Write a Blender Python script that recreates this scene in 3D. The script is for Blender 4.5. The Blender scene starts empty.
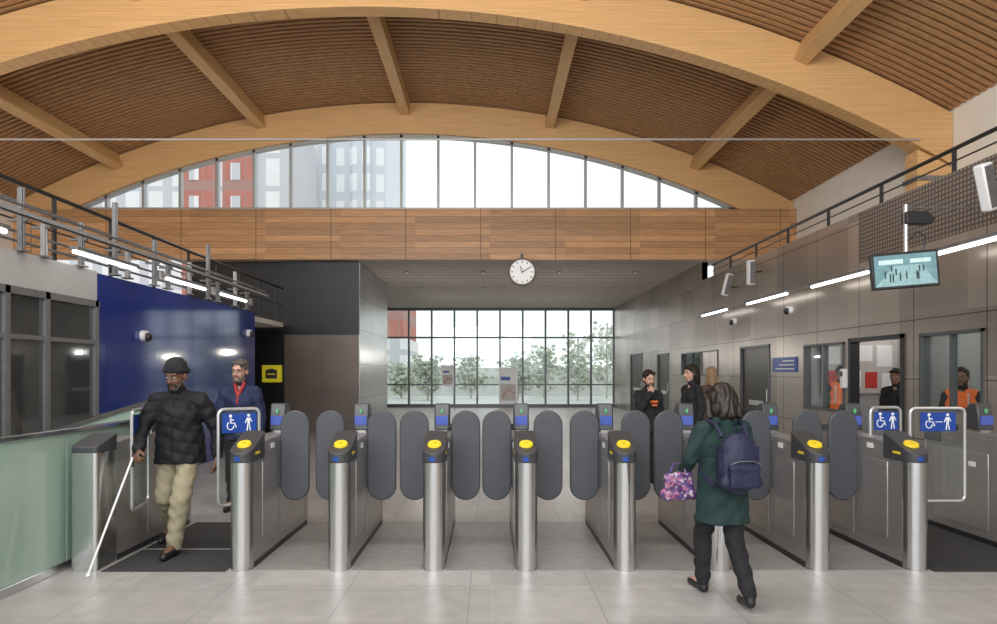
import bpy, bmesh, math, random
from mathutils import Vector, Matrix, Euler
random.seed(4)
S=bpy.context.scene; COL=S.collection
S.view_settings.view_transform='Standard'
V=Vector
# ---------------------------------------------------------------- materials
def mat(name,col,rough=.5,metal=0,var=.08,scale=6,stretch=(1,1,1),bump=0,lines=(),lcol=None,emis=0,ecol=None,spec=.5,cells=None):
    m=bpy.data.materials.new(name); m.use_nodes=True; nt=m.node_tree; N=nt.nodes; L=nt.links
    b=N['Principled BSDF']; tc=N.new('ShaderNodeTexCoord'); mp=N.new('ShaderNodeMapping'); mp.inputs['Scale'].default_value=stretch
    L.new(tc.outputs['Object'],mp.inputs['Vector'])
    nz=N.new('ShaderNodeTexNoise'); nz.inputs['Scale'].default_value=scale; nz.inputs['Detail'].default_value=4
    L.new(mp.outputs[0],nz.inputs['Vector'])
    mx=N.new('ShaderNodeMixRGB'); L.new(nz.outputs['Fac'],mx.inputs[0])
    k0=1-var*2; k1=1+var*2
    mx.inputs[1].default_value=(col[0]*k0,col[1]*k0,col[2]*k0,1); mx.inputs[2].default_value=(min(1,col[0]*k1),min(1,col[1]*k1),min(1,col[2]*k1),1)
    out=mx.outputs[0]
    sep=None
    def S_():
        nonlocal sep
        if sep is None:
            sep=N.new('ShaderNodeSeparateXYZ'); L.new(tc.outputs['Object'],sep.inputs[0])
        return sep
    if cells:
        s=S_(); cb=N.new('ShaderNodeCombineXYZ')
        for i,(ax,p) in enumerate(((cells[0],cells[1]),(cells[2],cells[3]))):
            d=N.new('ShaderNodeMath'); d.operation='DIVIDE'; L.new(s.outputs[ax],d.inputs[0]); d.inputs[1].default_value=p
            f=N.new('ShaderNodeMath'); f.operation='FLOOR'; L.new(d.outputs[0],f.inputs[0]); L.new(f.outputs[0],cb.inputs[i])
        w=N.new('ShaderNodeTexWhiteNoise'); L.new(cb.outputs[0],w.inputs['Vector'])
        mr=N.new('ShaderNodeMapRange'); mr.inputs['To Min'].default_value=1-cells[4]; mr.inputs['To Max'].default_value=1+cells[4]*.5
        L.new(w.outputs['Value'],mr.inputs['Value'])
        vm=N.new('ShaderNodeVectorMath'); vm.operation='SCALE'; L.new(out,vm.inputs[0]); L.new(mr.outputs[0],vm.inputs['Scale']); out=vm.outputs[0]
    lf=None
    for (ax,p,wd,off) in lines:
        s=S_(); a=N.new('ShaderNodeMath'); a.operation='ADD'; L.new(s.outputs[ax],a.inputs[0]); a.inputs[1].default_value=off+200*p
        d=N.new('ShaderNodeMath'); d.operation='DIVIDE'; L.new(a.outputs[0],d.inputs[0]); d.inputs[1].default_value=p
        f=N.new('ShaderNodeMath'); f.operation='FRACT'; L.new(d.outputs[0],f.inputs[0])
        l=N.new('ShaderNodeMath'); l.operation='LESS_THAN'; L.new(f.outputs[0],l.inputs[0]); l.inputs[1].default_value=wd/p
        if lf is None: lf=l
        else:
            q=N.new('ShaderNodeMath'); q.operation='MAXIMUM'; L.new(lf.outputs[0],q.inputs[0]); L.new(l.outputs[0],q.inputs[1]); lf=q
    if lf is not None:
        m2=N.new('ShaderNodeMixRGB'); L.new(lf.outputs[0],m2.inputs[0]); L.new(out,m2.inputs[1])
        lc=lcol or (col[0]*.4,col[1]*.4,col[2]*.4); m2.inputs[2].default_value=(*lc,1); out=m2.outputs[0]
    L.new(out,b.inputs['Base Color'])
    b.inputs['Roughness'].default_value=rough; b.inputs['Metallic'].default_value=metal
    b.inputs['Specular IOR Level'].default_value=spec
    if bump:
        bp=N.new('ShaderNodeBump'); bp.inputs['Strength'].default_value=bump; bp.inputs['Distance'].default_value=.02
        L.new(nz.outputs['Fac'],bp.inputs['Height']); L.new(bp.outputs[0],b.inputs['Normal'])
    if emis:
        b.inputs['Emission Color'].default_value=(*(ecol or col),1); b.inputs['Emission Strength'].default_value=emis
    return m
def glassmat(name,tint=(1,1,1),fac=.08):
    m=bpy.data.materials.new(name); m.use_nodes=True; nt=m.node_tree; N=nt.nodes; L=nt.links
    for n in list(N):
        if n.type=='BSDF_PRINCIPLED': N.remove(n)
    o=[n for n in N if n.type=='OUTPUT_MATERIAL'][0]
    t=N.new('ShaderNodeBsdfTransparent'); t.inputs[0].default_value=(*tint,1)
    g=N.new('ShaderNodeBsdfGlossy'); g.inputs['Roughness'].default_value=.03; g.inputs['Color'].default_value=(.9,.95,1,1)
    x=N.new('ShaderNodeMixShader'); x.inputs[0].default_value=fac
    L.new(t.outputs[0],x.inputs[1]); L.new(g.outputs[0],x.inputs[2]); L.new(x.outputs[0],o.inputs[0])
    return m
M={}
M['wood']=mat('glulam_wood',(.68,.41,.18),.42,0,.15,3.5,(.35,2,16),lines=((2,.045,.003,0),),lcol=(.50,.28,.115))
M['woodp']=mat('purlin_wood',(.68,.42,.19),.45,0,.13,3,(14,.4,14))
M['clt']=mat('timber_planks',(.56,.30,.135),.45,0,.28,5,(.5,1,14),lines=((0,1.93,.02,.25),(2,.16,.008,.0)),lcol=(.17,.08,.035),cells=(0,1.93,2,.16,.30))
M['slat']=mat('slat_wood',(.42,.23,.105),.55,0,.16,3,(1,6,6))
M['dark']=mat('dark_backing',(.018,.011,.007),.9)
M['steel']=mat('brushed_steel',(.64,.64,.64),.25,1,.08,5,(1,1,40))
M['steelp']=mat('satin_steel_side',(.42,.405,.39),.36,.7,.10,4,(3,1,14))
M['steels']=mat('satin_steel_panel',(.50,.48,.46),.33,.75,.10,4,(3,1,14))
M['wallsteel']=mat('bronze_steel_cladding',(.44,.385,.335),.30,.66,.12,1.3,(1,.7,1),lines=((1,1.25,.014,.3),(2,.78,.012,.06)),lcol=(.08,.07,.06),cells=(1,1.25,2,.78,.26))
M['perf']=mat('perforated_cladding',(.34,.285,.24),.4,.5,.06,2,lines=((1,.06,.022,0),(2,.06,.022,0)),lcol=(.12,.10,.085))
M['white']=mat('cream_plaster',(.86,.82,.75),.8,0,.03,2)
M['fascia']=mat('pale_fascia_paint',(.50,.49,.48),.7,0,.06,2)
M['floor']=mat('stone_paving',(.385,.372,.355),.36,0,.12,7,bump=.05,lines=((0,.9,.007,.15),(1,.6,.007,.12)),lcol=(.22,.21,.20),cells=(0,.9,1,.6,.12))
M['mat']=mat('ribbed_mat',(.05,.05,.051),.8,0,.1,20,lines=((0,.045,.018,0),),lcol=(.015,.015,.015))
M['lane']=mat('lane_plate',(.29,.275,.26),.42,.1,.12,9)
M['soffit']=mat('soffit_slats',(.56,.51,.46),.9,0,.08,3,lines=((1,.30,.08,0),),lcol=(.22,.19,.17),spec=.1)
M['blue']=mat('blue_hoarding',(.006,.028,.23),.08,0,.05,2,lines=((1,1.22,.006,.2),),lcol=(.004,.012,.10),spec=.9)
M['blk']=mat('black_cladding',(.012,.012,.014),.4,.2,.2,2,lines=((0,.99,.008,.45),),lcol=(.004,.004,.004))
M['brn']=mat('brown_grey_cladding',(.15,.12,.10),.4,.4,.15,1.5,lines=((0,.99,.01,.45),),lcol=(.05,.05,.05))
M['greypan']=mat('grey_steel_cladding',(.42,.41,.40),.3,.55,.1,1.5,lines=((1,1.1,.015,0),(2,.9,.015,0)),lcol=(.08,.08,.08))
M['frame']=mat('window_frame_grey',(.12,.125,.13),.4,.4,.05)
M['framel']=mat('window_frame_pale',(.42,.43,.42),.4,.3,.05)
M['glass']=glassmat('clear_glass',(.96,.99,.98),.05)
M['glassd']=mat('dark_shopfront_glass',(.16,.17,.175),.04,.75,.25,.9,spec=1)
M['green']=mat('green_frosted_glass',(.33,.45,.37),.10,0,.12,1.2,spec=.7)
M['pad']=mat('paddle_grey',(.062,.065,.074),.5,0,.08,10)
M['hood']=mat('hood_plastic',(.05,.052,.056),.35,0,.08)
M['yel']=mat('reader_yellow',(.85,.62,.03),.4,0,.05)
M['yelc']=mat('reader_yellow_centre',(.62,.43,.02),.4,0,.05)
M['yelg']=mat('yellow_cabinet',(.80,.70,.03),.4,0,.05,emis=.15)
M['sblue']=mat('sign_blue',(.012,.06,.32),.35,0,.03)
M['scr']=mat('screen_blue',(.05,.08,.30),.2,0,.1,30,emis=.5)
M['grn']=mat('display_green',(.10,.35,.16),.3,0,.05,emis=.35)
M['w']=mat('white_paint',(.82,.82,.82),.5,0,.02)
M['eyew']=mat('eye_white',(.5,.47,.45),.3,0,.02)
M['blkp']=mat('black_plastic',(.018,.018,.02),.35,0,.1)
M['rim']=mat('dark_clock_rim',(.10,.055,.03),.4,0,.1)
M['chr']=mat('pale_metal',(.62,.62,.62),.3,.7,.05)
M['galv']=mat('galvanised_steel',(.22,.22,.22),.45,.5,.15,12)
M['galvl']=mat('bright_galvanised_steel',(.42,.42,.42),.45,.5,.15,12)
M['tube']=mat('lit_tube',(1,1,1),.4,0,0,emis=4,ecol=(1,.98,.95))
M['cctv']=mat('cctv_picture',(.10,.20,.22),.2,0,.45,6,(1,1,2.5),emis=.7)
M['cfig']=mat('cctv_figures',(.03,.05,.06),.4,0,.3,30,emis=.1)
M['red']=mat('red_brick_facade',(.48,.18,.14),.8,0,.10,1,lines=((2,3.1,1.0,0),(0,1.0,.12,0)),lcol=(.40,.23,.20))  # facade colours below are brightened to hold the overexposed outdoor haze
M['white_b']=mat('pale_facade',(.80,.77,.77),.7,0,.05,1,lines=((0,2.2,.9,0),(2,3.1,.5,0)),lcol=(.56,.56,.58))
M['tower']=mat('tower_facade',(.86,.87,.88),.6,0,.04,1,lines=((0,1.5,.6,0),(2,3.0,1.0,0)),lcol=(.64,.67,.71))
M['leaf']=mat('foliage',(.52,.56,.44),.8,0,.2,3)  # leaf colour paled so the haze outside is in the material
M['leafd']=mat('foliage_dark',(.34,.39,.29),.8,0,.2,3)
M['twig']=mat('tree_bark',(.42,.39,.35),.9,0,.2,10)
M['ground']=mat('yard_ground',(.62,.62,.58),.9,0,.1,.5)
M['door']=mat('dark_door',(.035,.022,.018),.35,.1,.1)
M['int']=mat('room_paint',(.42,.42,.42),.8,0,.05)
M['board']=mat('notice_board',(.55,.50,.48),.7,0,.1)
M['redp']=mat('red_paper',(.55,.04,.03),.6)
M['org']=mat('orange_print',(.75,.16,.04),.6)
# ---------------------------------------------------------------- mesh builder
def finish(o,kw):
    for k,v in kw.items(): o[k]=v
class MB:
    def __init__(s): s.bm=bmesh.new(); s.mi=0
    def face(s,vs):
        try:
            f=s.bm.faces.new(vs); f.material_index=s.mi; return f
        except ValueError: return None
    def box(s,lo,hi,mx=None):
        x0,y0,z0=lo; x1,y1,z1=hi
        c=[V(p) for p in ((x0,y0,z0),(x1,y0,z0),(x1,y1,z0),(x0,y1,z0),(x0,y0,z1),(x1,y0,z1),(x1,y1,z1),(x0,y1,z1))]
        if mx is not None: c=[mx@p for p in c]
        v=[s.bm.verts.new(p) for p in c]
        for q in ((0,3,2,1),(4,5,6,7),(0,1,5,4),(1,2,6,5),(2,3,7,6),(3,0,4,7)): s.face([v[i] for i in q])
        return s
    def cyl(s,p0,p1,r0,r1=None,n=16,cap=True):
        p0=V(p0);p1=V(p1); r1=r0 if r1 is None else r1
        d=(p1-p0).normalized(); a=d.orthogonal().normalized(); b=d.cross(a)
        A=[];B=[]
        for i in range(n):
            t=2*math.pi*i/n; e=a*math.cos(t)+b*math.sin(t)
            A.append(s.bm.verts.new(p0+e*r0)); B.append(s.bm.verts.new(p1+e*r1))
        for i in range(n): s.face([A[i],A[(i+1)%n],B[(i+1)%n],B[i]])
        if cap: s.face(A[::-1]); s.face(B)
        return s
    def prism(s,pts,axis,a,b):
        def mk(p,t): return {'x':(t,p[0],p[1]),'y':(p[0],t,p[1]),'z':(p[0],p[1],t)}[axis]
        A=[s.bm.verts.new(mk(p,a)) for p in pts]; B=[s.bm.verts.new(mk(p,b)) for p in pts]
        n=len(pts)
        for i in range(n): s.face([A[i],A[(i+1)%n],B[(i+1)%n],B[i]])
        s.face(A[::-1]); s.face(B); return s
    def loft(s,A,B):
        A=[s.bm.verts.new(p) for p in A]; B=[s.bm.verts.new(p) for p in B]; n=len(A)
        for i in range(n): s.face([A[i],A[(i+1)%n],B[(i+1)%n],B[i]])
        s.face(A[::-1]); s.face(B); return s
    def sph(s,c,r,n=16,mx=None):
        if not hasattr(r,'__len__'): r=(r,r,r)
        m=Matrix.Translation(c)@(mx.to_4x4() if mx is not None else Matrix())@Matrix.Diagonal((*r,1))
        g=bmesh.ops.create_uvsphere(s.bm,u_segments=n,v_segments=max(6,n//2),radius=1,matrix=m)
        for v in g['verts']:
            for f in v.link_faces: f.material_index=s.mi
        return s
    def tube(s,pts,r,n=8,closed=False):
        pts=[V(p) for p in pts]; m=len(pts)
        rings=[]; prev=None
        for i,p in enumerate(pts):
            if closed: d=(pts[(i+1)%m]-pts[i-1]).normalized()
            else: d=(pts[min(i+1,m-1)]-pts[max(i-1,0)]).normalized()
            a=d.orthogonal().normalized() if prev is None else (prev-d*prev.dot(d)).normalized()
            prev=a; b=d.cross(a)
            rings.append([s.bm.verts.new(p+(a*math.cos(2*math.pi*k/n)+b*math.sin(2*math.pi*k/n))*r) for k in range(n)])
        for i in range(m if closed else m-1):
            A=rings[i];B=rings[(i+1)%m]
            for k in range(n): s.face([A[k],A[(k+1)%n],B[(k+1)%n],B[k]])
        if not closed: s.face(rings[0][::-1]); s.face(rings[-1])
        return s
    def obj(s,name,mats,parent=None,loc=(0,0,0),rot=(0,0,0),bevel=0,smooth=True,**kw):
        bmesh.ops.recalc_face_normals(s.bm,faces=s.bm.faces)
        me=bpy.data.meshes.new(name); s.bm.to_mesh(me); s.bm.free()
        if not isinstance(mats,(list,tuple)): mats=[mats]
        for m in mats: me.materials.append(M[m] if isinstance(m,str) else m)
        if smooth:
            for p in me.polygons: p.use_smooth=True
            me.set_sharp_from_angle(angle=math.radians(35))
        o=bpy.data.objects.new(name,me); COL.objects.link(o)
        o.location=loc; o.rotation_euler=rot
        if parent: o.parent=parent
        if bevel:
            b=o.modifiers.new('b','BEVEL'); b.width=bevel; b.segments=2; b.limit_method='ANGLE'; b.angle_limit=math.radians(40)
        finish(o,kw); return o
def empty(name,loc,rot=(0,0,0),**kw):
    o=bpy.data.objects.new(name,None); COL.objects.link(o); o.location=loc; o.rotation_euler=rot; o.empty_display_size=.1; finish(o,kw); return o
def struct(mb,name,m,label,cat,**k): return mb.obj(name,m,kind='structure',label=label,category=cat,smooth=False,**k)

# ---------------------------------------------------------------- blobs (people)
def blob(name,prims,voxel,m,parent,sm=2,disp=None,zmin=None,**kw):
    b=MB()
    for p in prims:
        if p[0]=='c':
            _,p0,r0,p1,r1=p; p0=V(p0);p1=V(p1)
            b.sph(p0,r0,14); b.sph(p1,r1,14)
            if (p1-p0).length>1e-4: b.cyl(p0,p1,r0,r1,14)
        elif p[0]=='e': b.sph(V(p[1]),p[2],18,p[3] if len(p)>3 else None)
        elif p[0]=='t':
            _,c0,(a0,b0),c1,(a1,b1)=p; n=24
            b.loft([V(c0)+V((a0*math.cos(2*math.pi*i/n),b0*math.sin(2*math.pi*i/n),0)) for i in range(n)],
                   [V(c1)+V((a1*math.cos(2*math.pi*i/n),b1*math.sin(2*math.pi*i/n),0)) for i in range(n)])
        elif p[0]=='b': b.box(p[1],p[2],p[3] if len(p)>3 else None)
    bmesh.ops.recalc_face_normals(b.bm,faces=b.bm.faces)
    me=bpy.data.meshes.new('tmp'); b.bm.to_mesh(me); b.bm.free()
    t=bpy.data.objects.new('tmp',me); COL.objects.link(t)
    r=t.modifiers.new('r','REMESH'); r.mode='VOXEL'; r.voxel_size=voxel
    if sm:
        q=t.modifiers.new('s','SMOOTH'); q.factor=.5; q.iterations=sm
    dg=bpy.context.evaluated_depsgraph_get(); ev=t.evaluated_get(dg)
    nm=bpy.data.meshes.new_from_object(ev)
    bpy.data.objects.remove(t); bpy.data.meshes.remove(me)
    nm.name=name
    if disp:
        ns=[v.normal.copy() for v in nm.vertices]
        for v,n in zip(nm.vertices,ns): v.co+=n*disp(v.co)
    if zmin is not None:
        for v in nm.vertices:
            if v.co.z<zmin: v.co.z=zmin
    nm.materials.clear(); nm.materials.append(M[m] if isinstance(m,str) else m)
    for p in nm.polygons: p.use_smooth=True
    o=bpy.data.objects.new(name,nm); COL.objects.link(o)
    if parent: o.parent=parent
    finish(o,kw); return o
def hand(W,d,n,side,curl,s=1.0):
    W=V(W); d=V(d).normalized(); n=V(n); n=(n-d*n.dot(d)).normalized(); u=d.cross(n).normalized()*side
    P=[]
    ks=[(.030,.082,.070),(.010,.088,.080),(-.010,.085,.074),(-.029,.076,.058)]
    for off,kl,fl in ks:
        k=W+d*kl*s+u*off*s
        P.append(('c',W+u*off*.5*s,.017*s,k,.0115*s))
        a=curl; p=k
        for j,fr in enumerate((.46,.30,.24)):
            dd=(d*math.cos(a)+n*math.sin(a)+u*off*1.2*(1 if j==0 else 0)).normalized()
            q=p+dd*fl*fr*s; P.append(('c',p,(.0102-.0008*j)*s,q,(.0094-.0008*j)*s)); p=q; a+=curl*.9
    t0=W+d*.025*s+u*.022*s; t1=t0+(d*.55+u*.65+n*.35).normalized()*.038*s; t2=t1+(d*.8+u*.15+n*(.3+curl*.5)).normalized()*.032*s
    P+= [('c',t0,.015*s,t1,.012*s),('c',t1,.0115*s,t2,.0095*s)]
    return P
BASE=dict(pel=(0,0,.93),che=(0,0,1.21),nec=(0,0,1.42),hd=(0,-.02,1.58),
 sL=(.165,0,1.345),eL=(.215,.02,1.08),wL=(.22,-.05,.86),dL=(0,-.15,-1),nL=(-1,0,0),cL=.35,
 sR=(-.165,0,1.345),eR=(-.215,.02,1.08),wR=(-.22,-.05,.86),dR=(0,-.15,-1),nR=(1,0,0),cR=.35,
 hL=(.09,0,.9),kL=(.095,-.02,.5),aL=(.10,.02,.085),tL=(.12,-.13,.03),
 hR=(-.09,0,.9),kR=(-.095,-.02,.5),aR=(-.10,.02,.085),tR=(-.12,-.13,.03))
lipm=mat('lips',(.38,.16,.13),.5); lipd=mat('lips_dark',(.10,.045,.035),.5)
skinD=mat('skin_dark',(.15,.075,.045),.5,0,.08,12); skinL=mat('skin_light',(.55,.32,.23),.5,0,.06,12); skinM=mat('skin_tan',(.33,.18,.12),.5,0,.06,12)
def person(label,pos,rot,sc,J,head,skin,jacket,trou,shoe,hair,vox=.009,hem=.80,bulk=1.0,coatflare=1.0,hat=None,beard=None,collar=None,quilt=False,vest=None,glasses=False,hood=False,hs=1.05,tr=1.0,patch=None):
    j=dict(BASE); j.update(J); j={k:(V(v) if isinstance(v,tuple) else v) for k,v in j.items()}
    e=empty('person',pos,(0,0,rot),label=label,category='person')
    e.scale=(sc,sc,sc)
    pel,che,nec,hd=j['pel'],j['che'],j['nec'],j['hd']
    R0=Euler(head,'XYZ').to_matrix()
    H=Matrix.Translation(hd)@R0.to_4x4()@Matrix.Scale(hs,4); R=R0@Matrix.Scale(hs,3)
    h=lambda x,y,z:H@V((x,y,z))
    mid=(pel+che)/2
    P=[('e',pel,(.15,.11,.12)),('e',mid,(.135,.10,.16)),('e',che,(.155,.112,.17)),('c',che+V((0,0,.12)),.065,nec,.056),('c',nec,.053,h(0,.012,-.05),.05),
       ('c',j['sL'],.052,nec+V((0,.01,-.04)),.052),('c',j['sR'],.052,nec+V((0,.01,-.04)),.052)]
    for s_ in 'LR':
        P+= [('c',j['s'+s_],.050,j['e'+s_],.041),('c',j['e'+s_],.041,j['w'+s_],.026),
             ('c',j['h'+s_],.085,j['k'+s_],.056),('c',j['k'+s_],.055,j['a'+s_],.037),('c',j['a'+s_],.036,j['t'+s_]+V((0,0,.01)),.028)]
        P+=hand(j['w'+s_],j['d'+s_],j['n'+s_],1,j['c'+s_],1.06)
    P+= [('e',h(0,.012,.03),(.072,.091,.090),R),('e',h(0,-.022,-.035),(.060,.068,.082),R),('c',h(-.018,-.058,-.090),.024,h(.018,-.058,-.090),.024),
         ('c',h(0,-.086,.016),.009,h(0,-.108,-.024),.013),('c',h(-.013,-.094,-.030),.010,h(.013,-.094,-.030),.010),
         ('e',h(.076,.014,-.006),(.011,.021,.033),R),('e',h(-.076,.014,-.006),(.011,.021,.033),R),
         ('c',h(-.040,-.072,.034),.012,h(-.008,-.082,.032),.010),('c',h(.040,-.072,.034),.012,h(.008,-.082,.032),.010),
         ('c',h(-.036,-.060,-.026),.022,h(-.03,-.064,-.018),.02),('c',h(.036,-.060,-.026),.022,h(.03,-.064,-.018),.02),
         ('c',h(-.017,-.080,-.058),.010,h(.017,-.080,-.058),.010)]
    blob('body',P,vox*.7,skin,e,1)
    for sx in (-1,1):
        b=MB(); b.sph(h(.030*sx,-.0765,.010),(.0125*hs,.0085*hs,.0062*hs),10,R0); b.mi=1; b.sph(h(.030*sx,-.0838,.010),.0048,8); b.obj('eye',['eyew','blkp'],e)
        b=MB(); b.tube([h((.014)*sx,-.093,.032),h(.03*sx,-.092,.037),h(.046*sx,-.080,.031)],.0032,6); b.obj('eyebrow',hair[1] if hair else 'blkp',e)
    b=MB(); b.sph(h(0,-.0875,-.058),(.022,.005,.0055),10,R); b.obj('lips',lipd if skin is skinD else lipm,e)
    T=[('e',pel+V((0,0,-.02)),(.155,.118,.12))]
    for s_ in 'LR':
        a=j['a'+s_]; k=j['k'+s_]; a2=k+(a-k)*.97
        T+= [('c',j['h'+s_],.095,k,.074*tr),('c',k,.074*tr,a2,.058*tr)]
    blob('trousers',T,vox*1.2,trou,e,2,disp=lambda c:.006*math.sin(c.z*55+c.x*30)*math.sin(c.x*31+c.y*20)+.003*math.sin(c.z*23+c.y*40))
    for s_ in 'LR':
        a=j['a'+s_]; t=j['t'+s_]; dd=(t-a); dd.z=0; dd.normalize(); lift=max(0,a.z-.085)
        heel=V((a.x,a.y,.038+lift*.9))-dd*.02; toe=V((t.x,t.y,.030+max(0,t.z-.03)))+dd*.02; mm=(heel+toe)/2+V((0,0,.012))
        blob('shoe',[('c',heel,.040,mm,.040),('c',mm,.040,toe,.033),('c',a,.046,heel,.040)],vox*.9,shoe,e,1,zmin=0)
    B=bulk
    Jk=[('e',che+V((0,0,.0)),(.172*B,.135*B,.18)),('e',mid,(.168*B,.13*B,.18)),
        ('t',(pel.x,pel.y,hem),(.182*B*coatflare,.142*B*coatflare),(mid.x,mid.y,mid.z+.05),(.165*B,.130*B)),
        ('c',j['sL'],.060*B,nec+V((0,.01,-.035)),.062),('c',j['sR'],.060*B,nec+V((0,.01,-.035)),.062),
        ('c',nec+V((0,.012,-.03)),.072,nec+V((0,.008,.03)),.068)]
    for s_ in 'LR':
        w=j['w'+s_]; el=j['e'+s_]
        Jk+= [('c',j['s'+s_],.062*B,el,.055*B),('c',el,.055*B,w-(w-el).normalized()*.015,.042*B)]
    if hood: Jk+= [('c',nec+V((-.06,.06,.0)),.045,nec+V((.06,.06,.0)),.045),('c',nec+V((0,.09,-.08)),.055,nec+V((0,.08,-.02)),.05)]
    if quilt: dp=lambda c:.008*abs(math.sin(math.pi*c.z/.10+1.2*math.sin(c.x*9)))**.6-.003+.006*math.sin(c.x*40+c.y*35)*math.sin(c.z*33)
    else: dp=lambda c:.007*math.sin(c.z*38+c.x*25)*math.sin(c.x*20+c.y*33+1)+.003*math.sin(c.x*45+c.y*30)
    blob('jacket' if hem>.7 else 'coat',Jk,vox*.95,jacket,e,3,disp=dp)
    if quilt:
        b=MB(); b.tube([(pel.x,pel.y-.150*B,hem+.02),(mid.x,mid.y-.142*B,mid.z),(che.x,che.y-.142*B,che.z),(nec.x,nec.y-.085,nec.z-.03)],.004,6); b.obj('zip','blkp',e)
    if vest:
        blob('vest',[('e',che+V((0,0,.0)),(.190*B,.150*B,.18)),('t',(pel.x,pel.y,hem+.06),(.196*B,.156*B),(mid.x,mid.y,mid.z+.03),(.180*B,.145*B)),
          ('c',j['sL']*.8+nec*.2,.068*B,nec+V((0,.01,-.05)),.066),('c',j['sR']*.8+nec*.2,.068*B,nec+V((0,.01,-.05)),.066)],vox*1.2,vest,e,2)
        for sx in (-1,1):
            b=MB(); b.tube([(sx*.085,-.12*B,1.37),(sx*.09,-.155*B,1.25),(sx*.09,-.160*B,1.02)],.011,6); b.obj('reflective_strip','chr',e)
    if collar:
        blob('collar',[('c',nec+V((-.05,-.055,.02)),.02,nec+V((-.012,-.115,-.10)),.016),('c',nec+V((.05,-.055,.02)),.02,nec+V((.012,-.115,-.10)),.016),('c',nec+V((0,-.115,-.1)),.014,che+V((0,-.143*B,.0)),.010)],.008,collar,e,1)
    if patch:
        b=MB(); b.box((-.05,che.y-.150*B,che.z+.02),(.07,che.y-.132*B,che.z+.055)); b.obj('printed_mark',patch,e)
        b=MB(); b.box((-.02,che.y-.150*B,che.z-.03),(.06,che.y-.132*B,che.z+.0)); b.obj('printed_mark',patch,e)
    if hair and not hat:
        kind,hm=hair
        Hs=[('e',h(0,.026,.044),(.084,.096,.091),R)]
        if kind=='short': Hs+= [('e',h(0,.05,.0),(.076,.068,.075),R),('c',h(-.05,-.045,.090),.022,h(.05,-.045,.090),.022)]
        if kind=='long': Hs+= [('e',h(0,.045,.0),(.090,.084,.10),R),('c',h(0,.07,-.02),.07,h(0,.085,-.14),.055),('c',h(-.06,.03,0),.04,h(-.06,.06,-.13),.03),('c',h(.06,.03,0),.04,h(.06,.06,-.13),.03),('c',h(-.05,-.05,.08),.028,h(.05,-.05,.08),.028)]
        if kind=='bob': Hs+= [('e',h(0,.035,.0),(.104,.100,.112),R),('e',h(0,.05,-.06),(.106,.080,.08),R),('c',h(-.085,.0,.0),.034,h(-.095,.01,-.10),.032),('c',h(.085,.0,.0),.034,h(.095,.01,-.10),.032),('c',h(-.05,.10,-.05),.04,h(-.07,.10,-.11),.03),('c',h(.03,.11,-.05),.04,h(.06,.11,-.11),.03),('c',h(0,.11,-.05),.04,h(0,.12,-.11),.034),('c',h(-.05,-.05,.08),.028,h(.05,-.05,.08),.028)]
        blob('hair',Hs,vox*.8,hm,e,1,disp=lambda c:.003*math.sin(c.x*170+3*math.sin(c.z*20))+.002*math.sin(c.y*130+c.z*30))
    if beard:
        blob('beard',[('c',h(-.056,-.028,-.05),.016,h(-.03,-.060,-.095),.022),('c',h(.056,-.028,-.05),.016,h(.03,-.060,-.095),.022),('c',h(-.022,-.065,-.1),.022,h(.022,-.065,-.1),.022),('c',h(-.024,-.087,-.045),.006,h(.024,-.087,-.045),.006),('c',h(-.026,-.08,-.05),.007,h(-.03,-.068,-.085),.010),('c',h(.026,-.08,-.05),.007,h(.03,-.068,-.085),.010)],.006,beard,e,1)
    if hat:
        blob('beanie',[('e',h(0,.016,.078),(.086,.103,.088),R),('c',h(-.05,-.046,.068),.032,h(.05,-.046,.068),.032),('c',h(-.058,-.04,.064),.030,h(-.058,.06,.035),.032),('c',h(.058,-.04,.064),.030,h(.058,.06,.035),.032),('c',h(-.05,.075,.03),.032,h(.05,.075,.03),.032)],.006,hat,e,1,disp=lambda c:.002*math.sin(c.x*300))
    if glasses:
        b=MB()
        for sx in (-1,1): b.tube([h(.03*sx+.02*math.cos(t*math.pi/6),-.100,.010+.015*math.sin(t*math.pi/6)) for t in range(12)],.0018,5,True); b.tube([h(.05*sx,-.099,.014),h(.08*sx,0,.012)],.0018,5)
        b.tube([h(-.01,-.101,.012),h(.01,-.101,.012)],.0018,5)
        b.obj('glasses','blkp',e)
    return e

cBlack=mat('black_nylon',(.010,.010,.012),.68,0,.2,14,bump=.35,spec=.3); cBlackM=mat('black_cloth',(.013,.013,.016),.85,0,.2,9,bump=.8); cBeige=mat('beige_cloth',(.30,.26,.17),.85,0,.12,9,bump=.8)
cNavy=mat('navy_cloth',(.012,.020,.065),.75,0,.15,9,bump=.9); cGreen=mat('dark_green_cloth',(.007,.030,.028),.8,0,.18,8,bump=.9); cRed=mat('red_cloth',(.40,.03,.03),.7)
cHi=mat('orange_hi_vis',(.9,.17,.03),.6,0,.05,emis=.1); cShoe=mat('black_shoe',(.012,.012,.012),.4,0,.1); cGrey=mat('dark_grey_wool',(.018,.017,.019),.95,0,.3,60,bump=.5)
hDark=mat('dark_brown_hair',(.014,.008,.005),.5,0,.3,40); hGrey=mat('grey_hair',(.085,.072,.062),.7,0,.2,40); hBlk=mat('black_hair',(.010,.008,.007),.5,0,.3,40); hBlond=mat('blond_hair',(.26,.17,.09),.6,0,.2,40)

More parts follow.
